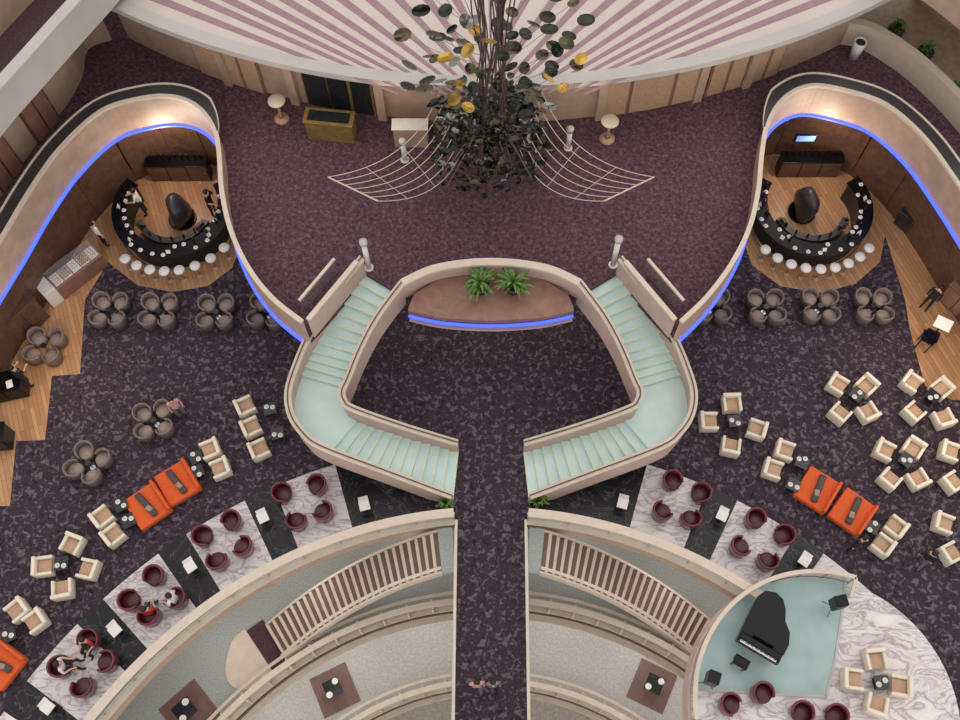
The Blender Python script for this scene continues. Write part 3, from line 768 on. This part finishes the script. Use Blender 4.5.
# ------------------------------------------------------------------ PLATFORM + PIANO
PC=(10.65,2.75);PRR=4.28
n=64;pts=[(PC[0]+PRR*math.cos(6.2832*i/n),PC[1]+PRR*math.sin(6.2832*i/n)) for i in range(n)]
t=thing('stage_platform','round stage platform with marble floor and aqua glass section','stage')
mk('marble_deck',MB().slab(pts,.29,-.6),M_marble,t)
aq=[G(x,y,.3) for x,y in [(700,690),(826,697),(836,655),(843,605),(846,578)]]
aa=[]
a0=math.atan2(aq[4].y-PC[1],aq[4].x-PC[0]);a1=math.atan2(aq[0].y-PC[1],aq[0].x-PC[0])
for i in range(25):
    a=a0+(a1-a0)*i/24;aa.append((PC[0]+(PRR-.03)*math.cos(a),PC[1]+(PRR-.03)*math.sin(a)))
ap=aa+[(aq[1].x,aq[1].y),(aq[2].x,aq[2].y),(aq[3].x,aq[3].y)]
mk('aqua_floor_panel',MB().slab(ap,.3,.285),M_aquafl,t)
mk('panel_edge',MB().sweep([aq[0],aq[1]],-.04,.04,0,.03).sweep([aq[1],aq[2],aq[3],aq[4]],-.04,.04,0,.03),M_rim,t)
rp=[Vector((PC[0]+PRR*math.cos(a0-.02+(a1-a0+.25)*i/30),PC[1]+PRR*math.sin(a0-.02+(a1-a0+.25)*i/30),.3)) for i in range(31)]
t=thing('balustrade','curved cream balustrade around the stage','balustrade')
mk('coping',MB().sweep(rp,-.07,.07,.8,.87),M_cream,t);mk('glass_panel',MB().sweep(rp,-.012,.012,0,.8),M_glass,t)
mk('fascia',MB().sweep(rp,-.1,-.02,-.95,.05),M_pink,t)
sr=[Vector((rp[0].x,rp[0].y,.3)),Vector((aq[3].x,aq[3].y+.1,.3))]
mk('side_rail',MB().sweep(sr,-.05,.05,.8,.87),M_cream,t);mk('side_glass',MB().sweep(sr,-.012,.012,0,.8),M_glass,t)
for i in range(0,31,3): mk('post',MB().box(rp[i].x,rp[i].y,.7,.05,.05,.8),M_chrome,t)
t=thing('grand_piano','black lacquered grand piano on the aqua stage','piano',loc=G(761,634,.3),rz=-.55)
ol=[(-.75,-.85),(.75,-.85),(.75,-.1),(.62,.25),(.35,.5),(.2,.85),(0,1.1),(-.3,1.18),(-.62,1.05),(-.75,.75)]
mk('piano_body',MB().slab([(x*.97,y*.97) for x,y in ol],.98,.68),M_blk,t)
mk('lid',MB().slab([(-.75,-.5),(.75,-.5)]+ol[2:],1.02,.985),M_blk,t)
kb=mk('keyboard',MB().box(0,-.78,.99,1.25,.08,.02),M_white,t,label='row of white piano keys')
m=MB()
for i in range(26):
    if i%7 not in (2,6): m.box(-.58+i*.0465,-.76,1.01,.02,.05,.02)
mk('black_keys',m,M_blk,kb)
mk('fallboard',MB().rbox(0,-.63,1.03,1.4,.2,.1,.02),M_blk,t)
mk('music_stand',MB().rbox(0,-.48,1.12,.7,.03,.22,.008,rx=-.3),M_blk,t)
for x,y in ((-.6,-.6),(.6,-.6),(-.2,.85)): mk('leg',MB().cyl(x,y,0,.68,.04,.07,n=10),M_blk,t)
mk('pedal_lyre',MB().rbox(0,-.5,.35,.2,.06,.66,.01),M_blk,t)
t=thing('piano_stool','black square piano stool on the aqua stage','stool',loc=G(738,664,.3),rz=-.55)
mk('seat',MB().rbox(0,0,.47,.5,.34,.1,.03),M_blk,t,True)
for a in(-1,1):
    for b in(-1,1): mk('leg',MB().box(a*.2,b*.12,.21,.04,.04,.42),M_blk,t)
def speaker():
    t=thing('speaker','black loudspeaker on a short tripod at the stage corner','speaker')
    mk('cabinet',MB().rbox(0,0,1.0,.4,.36,.7,.02),M_blk,t);mk('grille',MB().rbox(0,-.19,1.0,.34,.02,.64,.005),M_dark,t)
    mk('pole',MB().cyl(0,0,.1,.66,.02,n=8),M_dark,t)
    for k in range(3): mk('tripod_leg',MB().tube([(0,0,.35),(.3*math.cos(k*2.1),.3*math.sin(k*2.1),.01)],.012),M_dark,t)
    return t
scatter(speaker(),[(G(829,608,.3),.2),(G(706,682,.3),1.2)],'stage speakers')
# ------------------------------------------------------------------ PEOPLE
def person(pose,shirt,trousers,label,loc,rz,hairm=M_hair):
    J=[];E=[];RD=[];SEG=[]
    def j(p,r,par=None,seg=0):
        J.append(Vector(p));RD.append(r if isinstance(r,tuple) else (r,r))
        if par is not None:E.append((par,len(J)-1));SEG.append(seg)
        return len(J)-1
    sit=pose=='sit';hz=.55 if sit else .95
    lean=-.06 if pose in('sit','reach') else 0
    pel=j((0,0,hz),(.15,.11));sp=j((0,lean*.5,hz+.2),(.13,.1),pel,0);ch=j((0,lean,hz+.4),(.16,.11),sp,0)
    nk=j((0,lean-.01,hz+.54),.055,ch,2);hd=j((0,lean-.04,hz+.64),.085,nk,2);ht=j((0,lean-.03,hz+.74),.08,hd,2);j((0,lean-.14,hz+.64),.016,hd,2)
    for s in (-1,1):
        sh=j((s*.18,lean,hz+.47),.06,ch,0)
        if pose=='stand' or pose=='walk':
            el=(s*.22,.03,hz+.2);wr=(s*.22,-.04*s if pose=='walk' else -.05,hz-.05);dr=Vector((0,-.05,-1))
        elif pose=='reach':
            el=(s*.24,-.12,hz+.25);wr=(s*.18,-.34,hz+.2);dr=Vector((0,-1,-.1))
        else:
            el=(s*.25,-.08,hz+.2);wr=(s*.16,-.3,hz+.12);dr=Vector((0,-1,-.1))
        e=j(el,.045,sh,0);w=j(wr,.03,e,0 if pose in('stand','walk') else 2);dr.normalize();W=Vector(wr);pm=j(W+dr*.07,(.035,.018),w,2)
        sd=Vector((1,0,0))
        for k,(o,l) in enumerate(((-.027,.07),(-.009,.08),(.009,.075),(.027,.06))):
            b=j(W+dr*.1+sd*o,.009,pm,2);cq=j(W+dr*(.1+l*.55)+sd*o,.008,b,2);j(W+dr*(.1+l)+sd*o+Vector((0,0,-.01))+Vector((0,.012,0)),.007,cq,2)
        th=j(W+dr*.06-sd*s*.04,.009,pm,2);j(W+dr*.1-sd*s*.05,.008,th,2)
        hp=j((s*.1,0,hz-.05),.09,pel,1)
        if sit: kn=(s*.13,-.42,hz-.03);an=(s*.13,-.4,.1);to=(s*.14,-.55,.045)
        elif pose=='walk': kn=(s*.1,-.12*s-.05,.5);an=(s*.1,-.22*s,.1);to=(s*.11,-.22*s-.15,.045)
        else: kn=(s*.11,-.02,.5);an=(s*.11,.02,.09);to=(s*.13,-.13,.045)
        k=j(kn,.06,hp,1);a=j(an,.04,k,1);j(to,.04,a,3)
    me=bpy.data.meshes.new('sk');me.from_pydata(J,E,[]);o=bpy.data.objects.new('sk',me);SC.collection.objects.link(o)
    sk=o.modifiers.new('s','SKIN');sb=o.modifiers.new('b','SUBSURF');sb.levels=1
    if not me.skin_vertices: me.skin_vertices.new()
    for v,r in zip(me.skin_vertices[0].data,RD): v.radius=r
    me.skin_vertices[0].data[0].use_root=True
    dg=bpy.context.evaluated_depsgraph_get();dg.update()
    nm=bpy.data.meshes.new_from_object(o.evaluated_get(dg));bpy.data.objects.remove(o)
    nm.name='person';nm.materials.clear()
    for m in (shirt,trousers,M_skin,M_shoe): nm.materials.append(m)
    for p in nm.polygons:
        c=p.center;best=9;bi=0
        for (a,b),sg in zip(E,SEG):
            A,B=J[a],J[b];ab=B-A;tt_=max(0,min(1,(c-A).dot(ab)/max(ab.length_squared,1e-9)));d=(A+ab*tt_-c).length-min(RD[b][0],.1)*.5
            if d<best:best=d;bi=sg
        p.material_index=bi;p.use_smooth=True
    r=bpy.data.objects.new('person',nm);SC.collection.objects.link(r);r.location=loc;r.rotation_euler=(0,0,rz);r['label']=label;r['category']='person'
    hc=Vector((0,lean-.02,hz+.70));m=MB()
    m.lathe([(.02,-.1),(.09,-.08),(.112,-.02),(.108,.04),(.07,.1),(.01,.125)],14,hc.x,hc.y+.02,hc.z,sx=.95,sy=1.08)
    m.v=[(x,y if y>hc.y-.06 else y+.03,z) for x,y,z in m.v]
    mk('hair',m,hairm,r,True)
    for s in(-1,1): mk('eye',MB().lathe([(.002,-.01),(.012,0),(.002,.01)],8,s*.035,lean-.125,hz+.66),M_shoe,r,True)
    return r
S_white=sol('white_shirt',228,226,222,5);S_red=sol('red_shirt',170,40,40,8);S_blk=sol('black_cloth',30,28,34,5);S_jean=sol('denim',70,84,110,8);S_pink=sol('pink_shirt',200,150,156,8);S_grey=sol('grey_cloth',110,108,114,8)
def gp(x,y,z=0,h=0):
    p=G(x,y,z+h);p.z=z;return p
def sitp(x,y,shirt,tr,lab,tgt,z=.014):
    p=gp(x,y,z,.5);person('sit',shirt,tr,lab,Vector((p.x,p.y,z-.06)),face(p,G(*tgt)))
sitp(63,667,S_white,S_blk,'seated person in white shirt and dark trousers on burgundy chair',(86,664))
sitp(90,641,S_red,S_blk,'seated person in a red shirt on a burgundy chair',(86,664))
sitp(176,600,S_white,S_grey,'seated person in a white shirt leaning forward',(153,597))
sitp(150,614,S_red,S_jean,'seated person in a red shirt and jeans on a burgundy chair',(153,597))
person('stand',S_pink,S_grey,'person in pink top and grey trousers standing by tub chairs',gp(174,404,0,1.2),.5)
person('reach',S_white,S_blk,'bartender in white shirt working behind the bar',Vector((cL.x-1.35,cL.y+.35,.01)),-1.4)
person('reach',S_blk,S_blk,'bartender in black working behind the bar',Vector((cL.x+1.35,cL.y+.3,.01)),1.3)
person('stand',S_white,S_blk,'server in a white shirt beside the pastry counter',gp(97,232,.01,1),2.4)
person('reach',S_blk,S_blk,'server in black at the service desk',gp(18,376,.01,1),2.9)
person('stand',S_blk,S_blk,'person in dark clothes standing on the plank floor',gp(934,296,.01,1),-.8)
person('stand',S_blk,S_blk,'person in dark clothes standing beside cream armchairs',gp(861,541,0,1.2),.6)
person('walk',S_blk,S_grey,'person in dark clothes walking on the lounge carpet',gp(930,556,0,1.2),2.6)
person('walk',S_pink,S_grey,'person in a pink top walking along the central walkway',gp(477,684,0,1.2),.1)
person('walk',S_grey,S_blk,'person in a grey top walking along the central walkway',gp(493,684,0,1.2),.1)
# ------------------------------------------------------------------ LIGHT
w=bpy.data.worlds.new('World');SC.world=w;w.use_nodes=True
nt=w.node_tree;bg=nt.nodes['Background'];bg.inputs['Color'].default_value=(1,.975,.955,1);bg.inputs['Strength'].default_value=.97
def light(kind,loc,e,col,size=1,rot=(0,0,0)):
    l=bpy.data.lights.new('lamp',kind);l.energy=e;l.color=col
    if kind=='AREA': l.size=size
    elif kind=='SUN': l.angle=size
    else: l.shadow_soft_size=size
    o=bpy.data.objects.new('lamp',l);SC.collection.objects.link(o);o.location=loc;o.rotation_euler=rot;return o
light('SUN',(0,0,50),.35,(1,.96,.9),.8,(math.radians(-18),math.radians(12),0))
for c in (cL,cR):
    light('POINT',(c.x,c.y+1.5,3.0),130,(1,.8,.6),.3)
light('POINT',(-15,14,3.0),120,(1,.77,.55),.3);light('POINT',(15.2,15,3.0),120,(1,.77,.55),.3);light('POINT',(16.5,11.5,3.0),90,(1,.77,.55),.3)
for x in (-8,-3.5,3.5,8): light('POINT',(x,21.6,6.3),26,(1,.8,.6),.2)
for x in (-3,0,3): light('POINT',(x,17.2,2.9),70,(1,.92,.86),.4)  # added fill lights under the upper floor, brightening the carpet between the stairs; no fittings
for sg in (-1,1):  # unseen fill lights added to brighten the lower galleries, not real fixtures
    for a in (12,27,42):
        p=ring(15.8,sg*a,-1.4);light('POINT',p,100,(1,.97,.92),.6)
    for a in (12,28,44):
        p=ring(13.6,sg*a,-5.8);light('POINT',p,120,(1,.96,.91),.6)
    for a in (14,34):
        p=ring(11.2,sg*a,-10.4);light('POINT',p,80,(1,.95,.88),.6)
SC.view_settings.view_transform='Standard'
# ------------------------------------------------------------------ CAMERA
cam=bpy.data.cameras.new('camera');co=bpy.data.objects.new('camera',cam);SC.collection.objects.link(co)
co.location=(0,0,HC);co.rotation_euler=(TH,0,0);cam.sensor_width=36;cam.lens=37.5;cam.shift_x=-11/960;cam.clip_end=200
SC.camera=co
